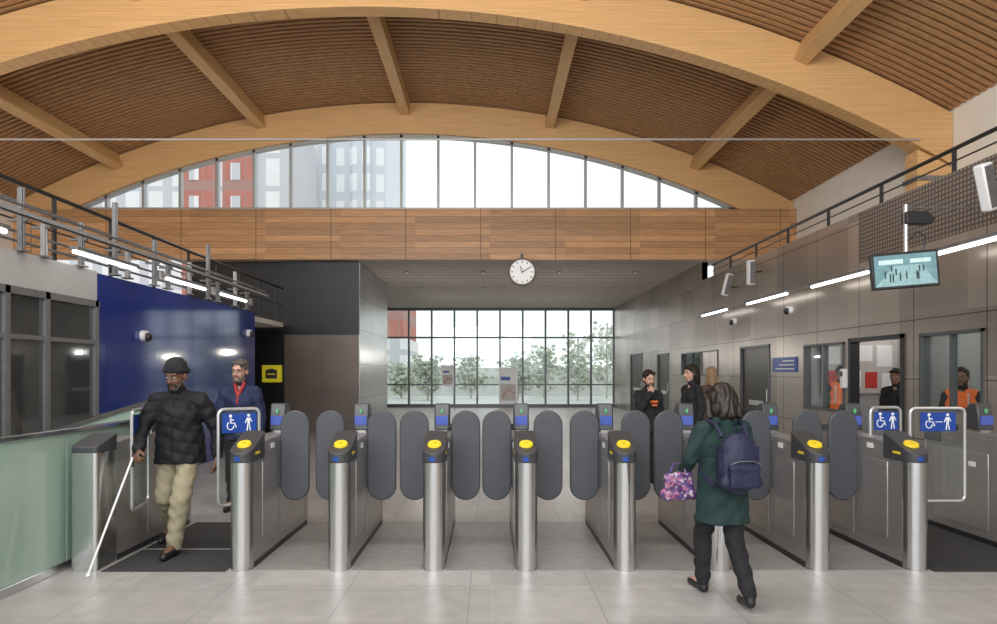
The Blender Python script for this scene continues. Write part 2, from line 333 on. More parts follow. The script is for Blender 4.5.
person('man in black puffer coat, beanie and beige trousers walking with cane',(-2.78,5.75,.005),.05,1.0,
 dict(che=(0,-.03,1.20),nec=(0,-.05,1.41),hd=(0,-.09,1.555),pel=(0,0,.92),sL=(.185,-.03,1.34),sR=(-.185,-.03,1.34),
  eR=(-.31,-.08,1.08),wR=(-.21,-.33,.93),dR=(.1,-.75,-.65),nR=(.6,.4,-.4),cR=1.15,
  eL=(.31,.05,1.08),wL=(.33,-.02,.85),hL=(.09,0,.89),kL=(.07,-.17,.50),aL=(.02,-.18,.085),tL=(.01,-.34,.03),
  hR=(-.09,0,.89),kR=(-.13,-.02,.49),aR=(-.22,.36,.17),tR=(-.25,.20,.035)),(.25,0,-.15),skinD,cBlack,cBeige,cShoe,('short',hBlk),vox=.008,hem=.79,bulk=1.20,hat=cGrey,quilt=True,beard=hBlk,tr=1.14)
person('staff man in navy jacket with red collar, short grey beard',(-2.90,7.45,0),.1,1.02,
 dict(hd=(0,-.05,1.58),eR=(-.24,-.02,1.1),wR=(-.20,-.20,.90),dR=(.1,-.4,-.8),cR=.9,kL=(.1,-.1,.5),aL=(.08,-.15,.085),tL=(.1,-.32,.03)),(.15,0.08,-.2),skinL,cNavy,cBlackM,cShoe,('short',hGrey),vox=.010,beard=hGrey,collar=cRed,glasses=True,bulk=1.12)
person('woman in dark green coat walking towards the gates',(1.62,4.46,0),math.pi+.12,.895,
 dict(hd=(-.0,-.035,1.555),nec=(0,-.02,1.42),eL=(.25,-.02,1.12),wL=(.22,-.22,.98),dL=(.25,-.7,-.5),nL=(-.3,0,-1),cL=.8,eR=(-.24,-.05,1.12),wR=(-.17,-.28,1.05),dR=(.2,-1,.1),nR=(.3,0,-1),cR=.5,
  kL=(.08,-.17,.50),aL=(.05,-.24,.085),tL=(.06,-.41,.03),kR=(-.08,.02,.5),aR=(-.10,.22,.12),tR=(-.12,.07,.035)),(.18,0,.1),skinL,cGreen,cBlackM,cShoe,('bob',hDark),vox=.008,hem=.63,bulk=1.10,coatflare=1.04,hood=True,hs=1.12)
person('bearded man in black printed jacket raising hand to his mouth',(2.25,9.1,0),.25,.95,
 dict(eR=(-.22,-.16,1.12),wR=(-.09,-.24,1.38),dR=(.5,.3,.8),nR=(.2,1,0),cR=.8),(.2,0,.0),skinL,cBlackM,cBlackM,cShoe,('short',hDark),vox=.011,beard=hDark,patch=M['org'],bulk=1.1)
person('person in black coat with dark hair standing by the wall',(3.0,9.5,0),-1.3,1.0,{}, (.1,0,0),skinL,cBlackM,cBlackM,cShoe,('long',hDark),vox=.012,hem=.7,bulk=1.08)
person('person with fair hair in brown coat seen from behind',(3.60,10.4,0),2.9,.98,{}, (.1,0,0),skinL,mat('brown_cloth',(.10,.06,.045),.8),cBlackM,cShoe,('long',hBlond),vox=.012,hem=.7)
person('worker in orange hi-vis vest looking down behind the window',(6.15,11.2,0),-.5,1.0,{}, (.2,0,0),skinM,cBlackM,cBlackM,cShoe,('short',hBlk),vox=.012,vest=cHi)
person('dark-haired person in dark top inside the ticket office',(6.45,10.15,0),-.9,.97,{}, (.2,0,0),skinM,cBlackM,cBlackM,cShoe,('long',hBlk),vox=.012)
person('worker in orange hi-vis vest with dark beard behind the window',(6.12,8.3,0),-.75,.97,{}, (.12,0,0),skinM,cBlackM,cBlackM,cShoe,('short',hBlk),vox=.011,vest=cHi,beard=hBlk)

c=empty('walking_cane',(-3.13,4.98,0),label='white walking cane held by man in puffer coat',category='cane')
b=MB(); b.tube([(0,0,.02),(.115,.39,.84),(.125,.415,.90)],.009,8); b.obj('shaft','w',c)
b=MB(); b.tube([(.118,.40,.80),(.128,.42,.93)],.014,8); b.obj('grip','blkp',c)
b=MB(); b.sph((0,0,.018),.018,10); b.obj('tip','w',c)
bp=empty('backpack',(1.635,4.24,.825),(0,0,.12),label='navy backpack worn on the green coat',category='backpack')
nb=mat('backpack_navy',(.012,.014,.045),.6,0,.2,20,bump=.4)
blob('body',[('e',(0,-.02,.17),(.145,.085,.21)),('b',(-.125,-.07,.02),(.125,.05,.29)),('c',(-.11,-.06,.05),.04,(.11,-.06,.05),.04)],.010,nb,bp,4)
blob('front_pocket',[('b',(-.10,-.125,.02),(.10,-.06,.17)),('c',(-.08,-.10,.15),.03,(.08,-.10,.15),.03)],.009,nb,bp,4)
b=MB(); b.tube([(-.10,-.118,.18),(-.05,-.128,.2),(.05,-.128,.2),(.10,-.118,.18)],.003,6); b.obj('zip','galv',bp)
b=MB(); b.tube([(-.03,-.02,.36),(-.025,-.03,.41),(.025,-.03,.41),(.03,-.02,.36)],.009,6); b.obj('top_handle',nb,bp)
for sx in (-1,1):
    b=MB(); b.tube([(sx*.09,.03,.34),(sx*.10,.10,.42),(sx*.105,.20,.44),(sx*.12,.29,.38),(sx*.13,.31,.26),(sx*.15,.2,.08),(sx*.14,.04,.02)],.014,6); b.obj('shoulder_strap',nb,bp)
hb=empty('handbag',(1.33,4.51,.69),(0,0,.1),label='pink and purple floral bag in woman\'s hand',category='bag')
fl=bpy.data.materials.new('floral_cloth'); fl.use_nodes=True; n=fl.node_tree.nodes; l=fl.node_tree.links
vo=n.new('ShaderNodeTexVoronoi'); vo.inputs['Scale'].default_value=50; cr=n.new('ShaderNodeValToRGB'); cr.color_ramp.interpolation='CONSTANT'
cr.color_ramp.elements[0].color=(.08,.03,.11,1); cr.color_ramp.elements[1].position=.35; cr.color_ramp.elements[1].color=(.33,.12,.22,1)
q=cr.color_ramp.elements.new(.62); q.color=(.42,.35,.40,1); q=cr.color_ramp.elements.new(.78); q.color=(.10,.06,.22,1)
tc=n.new('ShaderNodeTexCoord'); l.new(tc.outputs['Object'],vo.inputs['Vector']); sx_=n.new('ShaderNodeSeparateColor'); l.new(vo.outputs['Color'],sx_.inputs[0]); l.new(sx_.outputs[0],cr.inputs[0]); l.new(cr.outputs[0],n['Principled BSDF'].inputs['Base Color'])
blob('body',[('b',(-.105,-.035,.02),(.105,.035,.15)),('c',(-.085,0,.05),.045,(.085,0,.05),.045),('c',(-.075,0,.17),.03,(.07,0,.18),.03)],.009,fl,hb,4,disp=lambda c:.006*math.sin(c.x*60+c.z*40))
b=MB(); b.tube([(-.07,0,.17),(-.04,.0,.26),(.03,.0,.27),(.06,0,.18)],.008,6); b.obj('handle',fl,hb)

# ---------------------------------------------------------------- shell
XC,ZC=-2.2,-12.4; RI,RE=20.2,21.0
b=MB(); b.box((-12.5,-6,-.2),(8.7,29.2,0)); struct(b,'floor','floor','pale grey stone paving slabs with fine joints','floor')
def arc_beam(b,r0,r1,y0,y1,t0,t1,n=40):
    prev=None
    for i in range(n+1):
        t=t0+(t1-t0)*i/n; s,c=math.sin(t),math.cos(t)
        q=[b.bm.verts.new((XC+r*s,y,ZC+r*c)) for r,y in ((r0,y0),(r0,y1),(r1,y1),(r1,y0))]
        if prev:
            for k in range(4): b.face([prev[k],prev[(k+1)%4],q[(k+1)%4],q[k]])
        else: b.face(q[::-1])
        prev=q
    b.face(prev)
TH=math.asin(10.1/21.1)
b=MB(); y=1.0
while y<16.85: arc_beam(b,21.04,21.12,y,y+.075,-TH,TH,30); y+=.145
b.obj('ceiling','slat',smooth=False,kind='structure',label='curved ceiling of close-set timber battens',category='ceiling')
b=MB(); arc_beam(b,21.22,21.38,-4,17.0,-TH*1.02,TH*1.02,40); struct(b,'ceiling','dark','dark curved roof deck above the timber battens','ceiling')
for yy,l,ri in ((10.9,'large curved glulam timber arch spanning the hall',20.23),(16.62,'curved glulam timber arch framing the clerestory window',RI)):
    b=MB(); arc_beam(b,ri,RE,yy,yy+.32,-TH*1.10,TH*1.10,64)
    for px,nx in ((7.89,1),(-12.29,-1)):
        g=bmesh.ops.bisect_plane(b.bm,geom=b.bm.verts[:]+b.bm.edges[:]+b.bm.faces[:],plane_co=(px,0,0),plane_no=(nx,0,0),clear_outer=True)
        bmesh.ops.holes_fill(b.bm,edges=[e for e in b.bm.edges if e.is_boundary])
    b.obj('timber_arch','wood',label=l,category='roof arch',group='glulam roof arches',bevel=.01)
for px in (-9.75,-6.0,-2.2,1.6,5.4):
    t=math.asin((px-XC)/21)
    for ya,yb in ((11.23,16.61),(3.0,10.89)):
        b=MB(); b.box((-.12,0,-.36),(.12,yb-ya,0))
        b.obj('timber_purlin','woodp',loc=(XC+21.03*math.sin(t),ya,ZC+21.03*math.cos(t)),rot=(0,t,0),bevel=.008,label='straight glulam purlin between the curved arches',category='roof beam',group='roof purlins')
b=MB(); b.cyl((-11.9,10.86,5.55),(7.3,10.86,5.55),.018,n=10); b.obj('tie_rod','chr',label='thin pale steel tie rod spanning beneath the arch',category='tie rod')
c=empty('arch_bearing',(7.58,11.06,4.0),label='timber end post and steel shoe carrying the arch',category='bracket')
b=MB(); b.prism([(-.30,0),(.30,0),(.30,1.08),(-.05,1.28),(-.30,1.39)],'y',-.17,.17); b.obj('timber_post','wood',c,bevel=.01)
b=MB(); b.box((-.32,-.19,.0),(.31,.19,.12)); b.obj('steel_shoe','galv',c,bevel=.006)
b=MB(); b.box((-.33,-.20,.86),(.31,.20,.94)); b.obj('steel_band','galv',c,bevel=.006)
b=MB(); b.box((7.9,-4,4.0),(8.1,16.9,6.45)); struct(b,'wall_right_upper','white','smooth cream plaster upper wall','wall')
b=MB(); b.box((-12.5,-4,0),(-12.3,16.9,6.4)); struct(b,'wall_left_upper','white','cream plaster outer wall','wall')
b=MB(); b.box((-12.3,16.48,4.5),(7.9,16.6,5.8)); struct(b,'wall_back','clt','horizontal timber plank fascia above the opening','wall')
b=MB(); WY=16.78
def zint(x): return ZC+math.sqrt(RI**2-(x-XC)**2)
b.box((-11.0,WY-.07,5.75),(6.6,WY+.07,5.9))
for k in range(-9,10):
    x=-2.32+.964*k
    if abs(x-XC)<8.6: b.box((x-.033,WY-.07,5.9),(x+.033,WY+.07,zint(x)+.02))
arc_beam(b,RI-.07,RI-.002,WY-.07,WY+.07,-math.asin(8.75/RI),math.asin(8.75/RI),50)
b.mi=1
pts=[(-10.97,5.8)]+[(XC+RI*math.sin(t),ZC+RI*math.cos(t)) for t in [(-1+2*i/40)*math.asin(8.77/RI) for i in range(41)]]+[(6.57,5.8)]
b.face([b.bm.verts.new((p[0],WY,p[1])) for p in pts])
struct(b,'window_1',['framel','glass'],'arched clerestory window with slim vertical mullions','window')
b=MB(); b.box((-8,16.6,4.5),(6.0,29.2,4.7)); struct(b,'ceiling','soffit','low grey-brown slatted soffit over the far concourse','ceiling')
b=MB(); b.box((-4.9,28.9,0),(5.6,29.05,.15)); b.box((-4.9,28.9,4.38),(5.6,29.05,4.5)); b.box((-4.9,28.92,3.12),(5.6,29.03,3.2)); b.box((-4.9,28.92,1.0),(5.6,29.03,1.06))
for k in range(11):
    x=-4.7+1.03*k; b.box((x-.04,28.88,.1),(x+.04,29.07,4.45))
b.mi=1; b.box((-4.9,28.97,.1),(5.6,28.98,4.4))
struct(b,'window_2',['frame','glass'],'full-height glazed screen with dark mullions','window')
def wall_x(b,x0,x1,y0,y1,z0,z1,ops):
    y=y0
    for (a,c,za,zb) in sorted(ops):
        b.box((x0,y,z0),(x1,a,z1))
        if za>z0: b.box((x0,a,z0),(x1,c,za))
        b.box((x0,a,zb),(x1,c,z1)); y=c
    b.box((x0,y,z0),(x1,y1,z1))
ops=[(7.24,8.33,1.12,2.10),(8.64,9.96,0,2.12),(10.1,11.4,.95,2.08),(12.8,14.3,0,2.16),(15.7,18.7,1.5,2.15),(20.0,21.4,0,2.2),(23.5,25.5,0,2.3)]
b=MB(); wall_x(b,5.6,5.75,-4,16.9,0,3.25,[o for o in ops if o[1]<16]); wall_x(b,5.6,5.75,16.9,29.0,0,4.5,[(16.9,18.7,1.5,2.15)]+[o for o in ops if o[0]>19])
struct(b,'wall_right','wallsteel','bronze-toned satin steel panel wall','wall')
b=MB(); b.box((5.60,-4,3.25),(5.72,9.7,4.02)); struct(b,'wall_right','perf','perforated bronze steel parapet panels','wall')
b=MB(); b.box((5.60,9.7,3.25),(5.72,16.9,4.02)); struct(b,'wall_right','wallsteel','plain bronze steel parapet panels','wall')
b=MB(); b.box((5.75,16.4,4.02),(7.9,16.47,4.5)); struct(b,'wall_right_infill','wallsteel','steel infill panel beneath the timber fascia','wall')
b=MB(); b.box((5.75,-4,3.85),(7.9,16.4,3.98)); struct(b,'floor_mezzanine','white','upper walkway slab behind the parapet','floor')
b=MB(); b.box((5.75,6.3,2.6),(8.7,29,2.7)); struct(b,'ceiling','int','office ceiling panel painted grey','ceiling')
b=MB(); b.box((8.3,6.3,0),(8.45,29,2.6)); struct(b,'wall_office_back','int','painted office back wall','wall')
b=MB(); b.box((5.75,6.3,0),(8.3,6.4,2.6)); struct(b,'wall_office_side','int','painted office side wall','wall')
b=MB(); b.box((5.75,12.0,0),(8.3,12.1,2.6)); struct(b,'wall_office_partition','int','painted office partition wall','wall')
def winframe(name,y0,y1,z0,z1,label,n=1):
    b=MB(); t=.04
    b.box((5.58,y0,z0),(5.70,y1,z0+t)); b.box((5.58,y0,z1-t),(5.70,y1,z1)); b.box((5.58,y0,z0),(5.70,y0+t,z1)); b.box((5.58,y1-t,z0),(5.70,y1,z1))
    for i in range(1,n): yy=y0+(y1-y0)*i/n; b.box((5.6,yy-.015,z0),(5.68,yy+.015,z1))
    b.mi=1; b.box((5.64,y0+t,z0+t),(5.645,y1-t,z1-t)); struct(b,name,['frame','glass'],label,'window')
winframe('window_3',7.24,8.33,1.12,2.10,'office window with grey metal frame',2)
winframe('window_4',10.1,11.4,.95,2.08,'office window with slim dark frame',2)
winframe('window_5',15.7,16.9,1.5,2.15,'high strip window in the steel wall',2)
winframe('window_6',16.9,18.7,1.5,2.15,'high strip window in the steel wall',2)
def door(name,y0,y1,z1,label):
    b=MB(); t=.05; b.box((5.58,y0,0),(5.7,y0+t,z1)); b.box((5.58,y1-t,0),(5.7,y1,z1)); b.box((5.58,y0,z1-t),(5.7,y1,z1)); b.mi=1; b.box((5.63,y0+t,0.01),(5.67,y1-t,z1-t)); b.mi=2; b.cyl((5.60,y0+.15,1.0),(5.60,y0+.15,1.25),.012,n=8); b.box((5.625,y0+.4,.9),(5.63,y1-.4,1.0)); struct(b,name,['frame','door','chr'],label,'door')
door('door_1',12.8,14.3,2.16,'dark flush door in steel wall'); door('door_2',20.0,21.4,2.2,'dark door in steel wall'); door('door_3',23.5,25.5,2.3,'dark double door in steel wall')
b=MB()
for y0 in (8.64,9.90): b.box((5.57,y0,0),(5.72,y0+.06,2.12))
b.box((5.57,8.64,2.06),(5.72,9.96,2.12)); struct(b,'door_4','blkp','open doorway with black frame to the office','door')
c=empty('notice_board',(6.9,11.94,1.2),label='pinboard with red and white posters on office wall',category='notice board')
b=MB(); b.box((-.7,0,0),(.7,.05,1.0)); b.obj('board','board',c)
for i,(x,z,w_,h_,m_) in enumerate(((-.6,.55,.22,.32,'w'),(-.33,.55,.25,.35,'redp'),(-.02,.6,.25,.3,'w'),(.3,.5,.3,.4,'w'),(-.6,.1,.25,.33,'redp'),(-.28,.12,.3,.3,'w'),(.1,.1,.22,.3,'redp'),(.4,.08,.22,.3,'w'))):
    b=MB(); b.box((x,-.012,z),(x+w_,-.002,z+h_)); b.obj('poster',m_,c)
b=MB(); b.box((-5.06,8.14,0),(-5.0,13.6,2.86)); b.obj('hoarding','blue',label='glossy royal blue painted site hoarding',category='hoarding',smooth=False)
b=MB(); b.box((-5.3,-4,2.5),(-5.0,8.14,2.88)); struct(b,'wall_left','fascia','pale fascia band over the shopfront','wall')
b=MB(); b.box((-12.3,-4,2.75),(-5.3,16.4,2.86)); struct(b,'floor_mezzanine','white','upper level slab behind the guard rail','floor')
b=MB(); b.box((-5.04,-4,0),(-5.0,8.14,2.5)); b.mi=1
for y in (4.4,5.6,6.55,7.15,8.05): b.box((-5.06,y,0),(-4.96,y+.07,2.5))
b.box((-5.06,-4,2.42),(-4.96,8.14,2.5)); b.box((-5.06,-4,1.95),(-4.97,8.14,2.0)); struct(b,'window_7',['glassd','galv'],'dark glazed shopfront with grey metal mullions','window')
b=MB(); b.box((-5.4,16.75,2.58),(-3.43,21.3,4.5)); b.mi=1; b.box((-5.4,16.78,0),(-3.46,21.3,2.58)); b.mi=2; b.box((-8.0,16.85,0),(-5.4,21.3,4.5)); b.mi=3; b.box((-3.45,16.8,0),(-3.42,21.3,4.48))
struct(b,'wall_left_block',['blk','brn','blk','greypan'],'dark clad service block with grey steel side','wall')
b=MB(); b.box((-4.95,21.3,0),(-4.8,29,4.5)); struct(b,'wall_left_far','greypan','grey steel far side wall','wall')
b=MB(); b.box((-8.0,13.6,0),(-5.06,13.7,2.74)); struct(b,'wall_left_return','blk','dark return wall behind hoarding','wall')
c=empty('ticket_kiosk',(-4.5,23.5,0),label='brown kiosk unit beside the far wall',category='kiosk')
b=MB(); b.box((-.25,0,0),(.25,2.2,2.3)); b.obj('body','brn',c,bevel=.01)
b=MB(); b.box((-.2,-.02,1.0),(.2,0,1.9)); b.obj('screen','cctv',c)
# ---------------------------------------------------------------- rails
def rail(x,z0,z1,y0,y1,pitch,label,m='blkp'):
    c=empty('guard_rail',(x,y0,z0),label=label,category='railing')
    L_=y1-y0; b=MB(); b.cyl((0,0,z1-z0),(0,L_,z1-z0),.026,n=10); b.obj('handrail',m,c)
    b=MB(); b.cyl((0,0,(z1-z0)*.5),(0,L_,(z1-z0)*.5),.011,n=8); b.obj('lower_rail',m,c)
    k=0
    while k*pitch<=L_:
        b=MB(); b.box((-.014,k*pitch-.026,0),(.014,k*pitch+.026,z1-z0)); b.obj('post',m,c); k+=1
rail(5.66,4.02,4.32,2,16.3,1.45,'black steel handrail along the steel parapet')
rail(-5.28,2.88,3.72,2,16.3,1.15,'dark steel guard rail along the upper edge')
steps=[0,.45,1.2,1.55,2.2,2.9,3.2,3.9,4.3,5.0,5.7,6.1,6.9,7.5]
for i,dy in enumerate(steps):
    y=5.6+dy
    c=empty('support_bracket',(-4.98,y,2.90),label='galvanised steel bracket post fixed to the slab edge',category='bracket',group='galvanised edge brackets')
    hgt=(.95,.42,.66,.38,.52)[i%5]; gm='galvl' if i%3==0 else 'galv'
    b=MB(); b.box((-.03,-.028,-.02),(.02,.028,hgt)); b.box((.02,-.010,-.02),(.035,.010,hgt)); b.obj('post',gm,c,bevel=.004)
    b=MB(); b.box((-.14,-.015,.30),(.07,.015,.33)); b.obj('arm','galv',c,bevel=.004)
    b=MB(); b.box((-.06,-.06,-.02),(.05,.06,.0)); b.obj('base_plate','galv',c)
    if i%3==1:
        b=MB(); b.box((-.02,.05,.08),(.06,.18,.22)); b.obj('junction_box','galvl',c,bevel=.008)
b=MB(); z,x=3.22,-4.86; b.box((x-.025,2,z),(x+.025,14.0,z+.012)); b.box((x+.018,2,z),(x+.025,14.0,z+.06)); b.obj('steel_channel','galvl',label='galvanised steel channel along the slab edge',category='steel channel')
for i,(x,z) in enumerate(((-5.12,3.02),(-5.12,3.12),(-5.14,3.32),(-4.88,3.34),(-5.16,3.46))):
    b=MB(); b.cyl((x,2,z),(x,14,z),.016,n=8); b.obj('conduit_pipe','galv',label='grey steel conduit pipe running along the slab edge',category='pipe',group='edge conduits')
# ---------------------------------------------------------------- strip lights
def strip(x,y0,y1,z,sd):
    c=empty('strip_light',(x,y0,z),label='lit linear strip light fixed to the wall',category='strip light',group='linear wall lights')
    L_=y1-y0; b=MB(); b.box((-.05,0,.02),(.05,L_,.06)); b.obj('housing','galv',c,bevel=.006)
    b=MB(); b.cyl((0,.02,.0),(0,L_-.02,.0),.024,n=10); b.obj('tube','tube',c)
    b=MB(); b.box((min(0,sd*(.16 if sd<0 else .30)),L_*.5-.02,.03),(max(0,sd*(.16 if sd<0 else .30)),L_*.5+.02,.05)); b.obj('bracket','galv',c)
for a,d in ((5.0,6.3),(7.3,8.6),(9.4,10.7),(11.3,12.5)): strip(-4.76,a,d,2.98,-1)
for a,d in ((4.6,5.7),(6.55,7.65),(8.95,10.55),(11.4,13.2),(14.3,16.0)): strip(5.3,a,d,3.0,1)
# ---------------------------------------------------------------- ticket gates
def stadium(y0,y1,r,n=10):
    P=[(r*math.cos(t),y0+r-r*math.sin(t)) for t in [math.pi*i/n for i in range(n+1)]]
    P+= [(-r*math.cos(t),y1-r+r*math.sin(t)) for t in [math.pi*i/n for i in range(n+1)]]
    return P
def picto(b,x,z,s,y,kind):
    if kind=='wheel':
        b.cyl((x,y,z+.36*s),(x,y-.002,z+.36*s),.08*s,n=14)
        b.tube([(x,y,z+.26*s),(x+.02*s,y,z),(x+.2*s,y,z),(x+.28*s,y,z-.22*s)],.035*s,6)
        b.tube([(x+.16*s*math.cos(t)-.0*s,y,z-.12*s+.2*s*math.sin(t)) for t in [math.radians(120+240*i/10) for i in range(11)]],.025*s,6)
        b.tube([(x,y,z+.15*s),(x+.17*s,y,z+.15*s)],.03*s,6)
    else:
        b.cyl((x,y,z+.36*s),(x,y-.002,z+.36*s),.075*s,n=14); b.prism([(x-.05*s,z-.05*s),(x+.05*s,z-.05*s),(x+.09*s,z+.24*s),(x-.09*s,z+.24*s)],'y',y-.003,y)
        b.tube([(x-.08*s,y,z+.22*s),(x-.16*s,y,z-.02*s)],.022*s,6); b.tube([(x+.08*s,y,z+.22*s),(x+.17*s,y,z+.03*s)],.022*s,6)
        b.tube([(x-.03*s,y,z-.05*s),(x-.07*s,y,z-.4*s)],.03*s,6); b.tube([(x+.03*s,y,z-.05*s),(x+.09*s,y,z-.4*s)],.03*s,6)
def wideframe(parent,x0,w,ang,y=.73,kinds=('wheel','p')):
    c=empty('gate_panel',(x0,y,0),(0,0,ang)); c.parent=parent
    sg=1 if w>0 else -1; W=abs(w); r=.05
    z0,z1=.42,1.27
    pts=[]
    for cx,cz,a0 in ((W-r,z1-r,0),(r,z1-r,90),(r,z0+r,180),(W-r,z0+r,270)):
        for k in range(5):
            a=math.radians(a0+22.5*k); pts.append((sg*(cx+r*math.cos(a)),0,cz+r*math.sin(a)))
    b=MB(); b.tube(pts,.014,8,True); b.obj('tubular_frame','chr',c)
    b=MB(); b.box((min(sg*.02,sg*(W-.02)),-.004,z0+.02),(max(sg*.02,sg*(W-.02)),.004,z1-.02)); b.obj('glass_pane','glass',c)
    sw=min(W-.06,.32); cx=sg*W/2
    b=MB(); b.box((cx-sw/2,-.012,1.06),(cx+sw/2,-.006,1.23)); b.mi=1
    f=sw/.34
    picto(b,cx-.09*f,1.145,.18,-.013,kinds[0]); picto(b,cx+.09*f,1.145,.18,-.013,kinds[1])
    if f>.9: b.tube([(cx-.025,-.014,1.145),(cx+.035,-.014,1.145)],.004,6)
    b.obj('accessible_sign',['sblue','w'],c)
def gate(x,left,right,label,flat=False):
    g=empty('ticket_gate',(x,5.12,0),label=label,category='ticket gate',group='ticket gates')
    r=.09
    b=MB(); b.prism([(.08,.03),(1.64,.03),(1.64,.90),(1.5,.98),(1.15,1.03),(.5,1.02),(.3,1.0),(.08,.9)],'x',-r+.004,r-.004); b.obj('body','steelp',g,bevel=.006)
    if flat:
        rr=.035; P=[]
        for cx,cy,a0 in ((r+.02-rr,rr,270),(r+.02-rr,.3-rr,0),(-r-.02+rr,.3-rr,90),(-r-.02+rr,rr,180)):
            for k in range(5): a=math.radians(a0+22.5*k); P.append((cx+rr*math.cos(a),cy+rr*math.sin(a)))
        b=MB(); b.prism(P,'z',0,.95); b.obj('front_post','steel',g)
        b=MB(); b.loft([(p[0],p[1],.95) for p in P],[(p[0],p[1],1.0+.09*min(1,p[1]/.3)) for p in P]); b.obj('hood','hood',g,bevel=.006)
    else:
        b=MB(); b.prism(stadium(0,.18,r),'z',.0,.87); b.obj('front_post','steel',g)
        st=stadium(0,.42,r+.004)
        b=MB(); b.loft([(p[0],p[1],.87) for p in st],[(p[0],p[1],.945+.15*min(1,p[1]/.36)) for p in st]); b.obj('hood','hood',g,bevel=.006)
        ang=math.atan(.15/.36)
        mx=Matrix.Translation((0,.13,.945+.15*.13/.36+.004))@Matrix.Rotation(ang,4,'X')
        n_=mx.to_3x3()@V((0,0,1)); p_=mx.translation
        b=MB(); b.cyl(p_,p_+n_*.016,.058,.052,n=24); b.mi=1; b.cyl(p_+n_*.016,p_+n_*.018,.018,n=18); b.obj('card_reader',['yel','yelc'],g)
        b=MB(); n=6
        A=[];B=[]; rr=r+.0055
        for i in range(n+1):
            t=math.radians(-20+28*i/n); A.append(b.bm.verts.new((rr*math.sin(t),r-rr*math.cos(t),.885))); B.append(b.bm.verts.new((rr*math.sin(t),r-rr*math.cos(t),.92)))
        for i in range(n): b.face([A[i],A[i+1],B[i+1],B[i]])
        b.obj('gate_label','sblue',g)
        for sx in (-1,1):
            b=MB(); b.box(((r+.001) if sx>0 else -r-.006,.12,.925),(r+.006 if sx>0 else -r-.001,.22,.945)); b.obj('hazard_label','yel',g)
    b=MB(); b.prism(stadium(1.55,1.73,r),'z',.0,.90); b.obj('rear_post','steel',g)
    st=stadium(1.36,1.74,r+.004)
    b=MB(); b.loft([(p[0],p[1],.89) for p in st],[(p[0],p[1],.955+.12*min(1,(1.74-p[1])/.3)) for p in st]); b.obj('rear_hood','hood',g,bevel=.006)
    b=MB(); b.box((-r+.002,.1,.0),(r-.002,1.62,.05)); b.obj('plinth','blkp',g)
    for sx in (-1,1):
        for ya,yb,za,zb in ((.30,.66,.20,.84),(.80,1.52,.12,.84)):
            b=MB(); b.box(((r-.006) if sx>0 else -r-.002,ya,za),(r+.002 if sx>0 else -r+.006,yb,zb)); b.obj('side_panel','steels',g,bevel=.003)
        for yy,zz in ((.5,.93),(.95,.70)):
            b=MB(); b.box((sx*(r) if sx>0 else -r-.004,yy,zz),(r+.004 if sx>0 else -r,yy+.09,zz+.045)); b.obj('sticker','w',g)
    b=MB(); b.box((-.045,.95,1.0),(.045,1.08,1.08)); b.obj('display_stem','steelp',g)
    b=MB(); b.prism([(.93,1.05),(1.12,1.05),(1.12,1.24),(1.06,1.30),(.97,1.30),(.95,1.2)],'x',-.072,.072); b.obj('display_head','hood',g,bevel=.012)
    b=MB(); b.box((-.055,.925,1.10),(.055,.94,1.185)); b.mi=1; b.prism([(-.018,1.23),(.0,1.255),(.018,1.23),(.007,1.23),(.007,1.21),(-.007,1.21),(-.007,1.23)],'y',.935,.95); b.obj('display_screen',['scr','grn'],g)
    for sd,kd in ((-1,left),(1,right)):
        if kd=='n':
            cx=sd*.235; hw=.132; z0,z1=.43,1.25
            P=[(cx+hw*math.cos(math.radians(a)),z1-hw*1.0+hw*math.sin(math.radians(a))) for a in range(0,181,12)]+[(cx+hw*math.cos(math.radians(a)),z0+hw+hw*math.sin(math.radians(a))) for a in range(180,361,12)]
            b=MB(); b.prism(P,'y',.71,.75); b.obj('paddle','pad',g,bevel=.012)
            b=MB(); b.cyl((sd*.092,.73,.55),(sd*.092,.73,.98),.016,n=10); b.obj('paddle_hinge','hood',g)
    return g
gates=[(-3.256,None,None),(-2.016,None,'n'),(-1.224,'n','n'),(-.456,'n','n'),(.296,'n','n'),(1.096,'n','n'),(1.864,'n','n'),(2.664,'n','n'),(3.456,'n',None),(4.70,None,None)]
G=[]
for x,l,r in gates:
    G.append(gate(x,l,r,'stainless steel ticket gate cabinet with yellow card reader',flat=(x<-3)))
G[0]['label']='broad stainless end gate cabinet beside the green glass screen'; G[1]['label']='stainless ticket gate with grey paddle and open accessible panel'
G[8]['label']='stainless ticket gate with accessible glass panel and blue sign'; G[9]['label']='stainless end gate cabinet with framed accessible glass panel'
wideframe(G[0],.13,.44,math.radians(-78)); wideframe(G[1],-.095,-.36,math.radians(40))
wideframe(G[8],.095,.28,0,y=.85); wideframe(G[9],-.36,-.50,0)
b=MB(); b.box((-3.12,5.12,0),(-2.12,5.75,.004)); b.obj('ribbed_mat','mat',label='dark ribbed floor mat in the wide gate lane',category='floor mat',smooth=False)
b=MB(); b.box((-3.12,5.80,0),(-2.12,6.8,.004)); b.obj('ribbed_mat','mat',label='dark ribbed floor mat further into the wide lane',category='floor mat',smooth=False)
b=MB(); b.box((3.56,5.12,0),(4.60,6.8,.004)); b.obj('ribbed_mat','mat',label='dark ribbed floor mat beside the end gate',category='floor mat',smooth=False)
xs=[g[0] for g in gates]
for i in range(1,8):
    b=MB(); b.box((xs[i]+.10,5.15,0),(xs[i+1]-.10,6.82,.006)); b.obj('floor_plate','lane',label='brown-grey floor plate between two ticket gates',category='floor plate',group='gate lane plates',smooth=False)
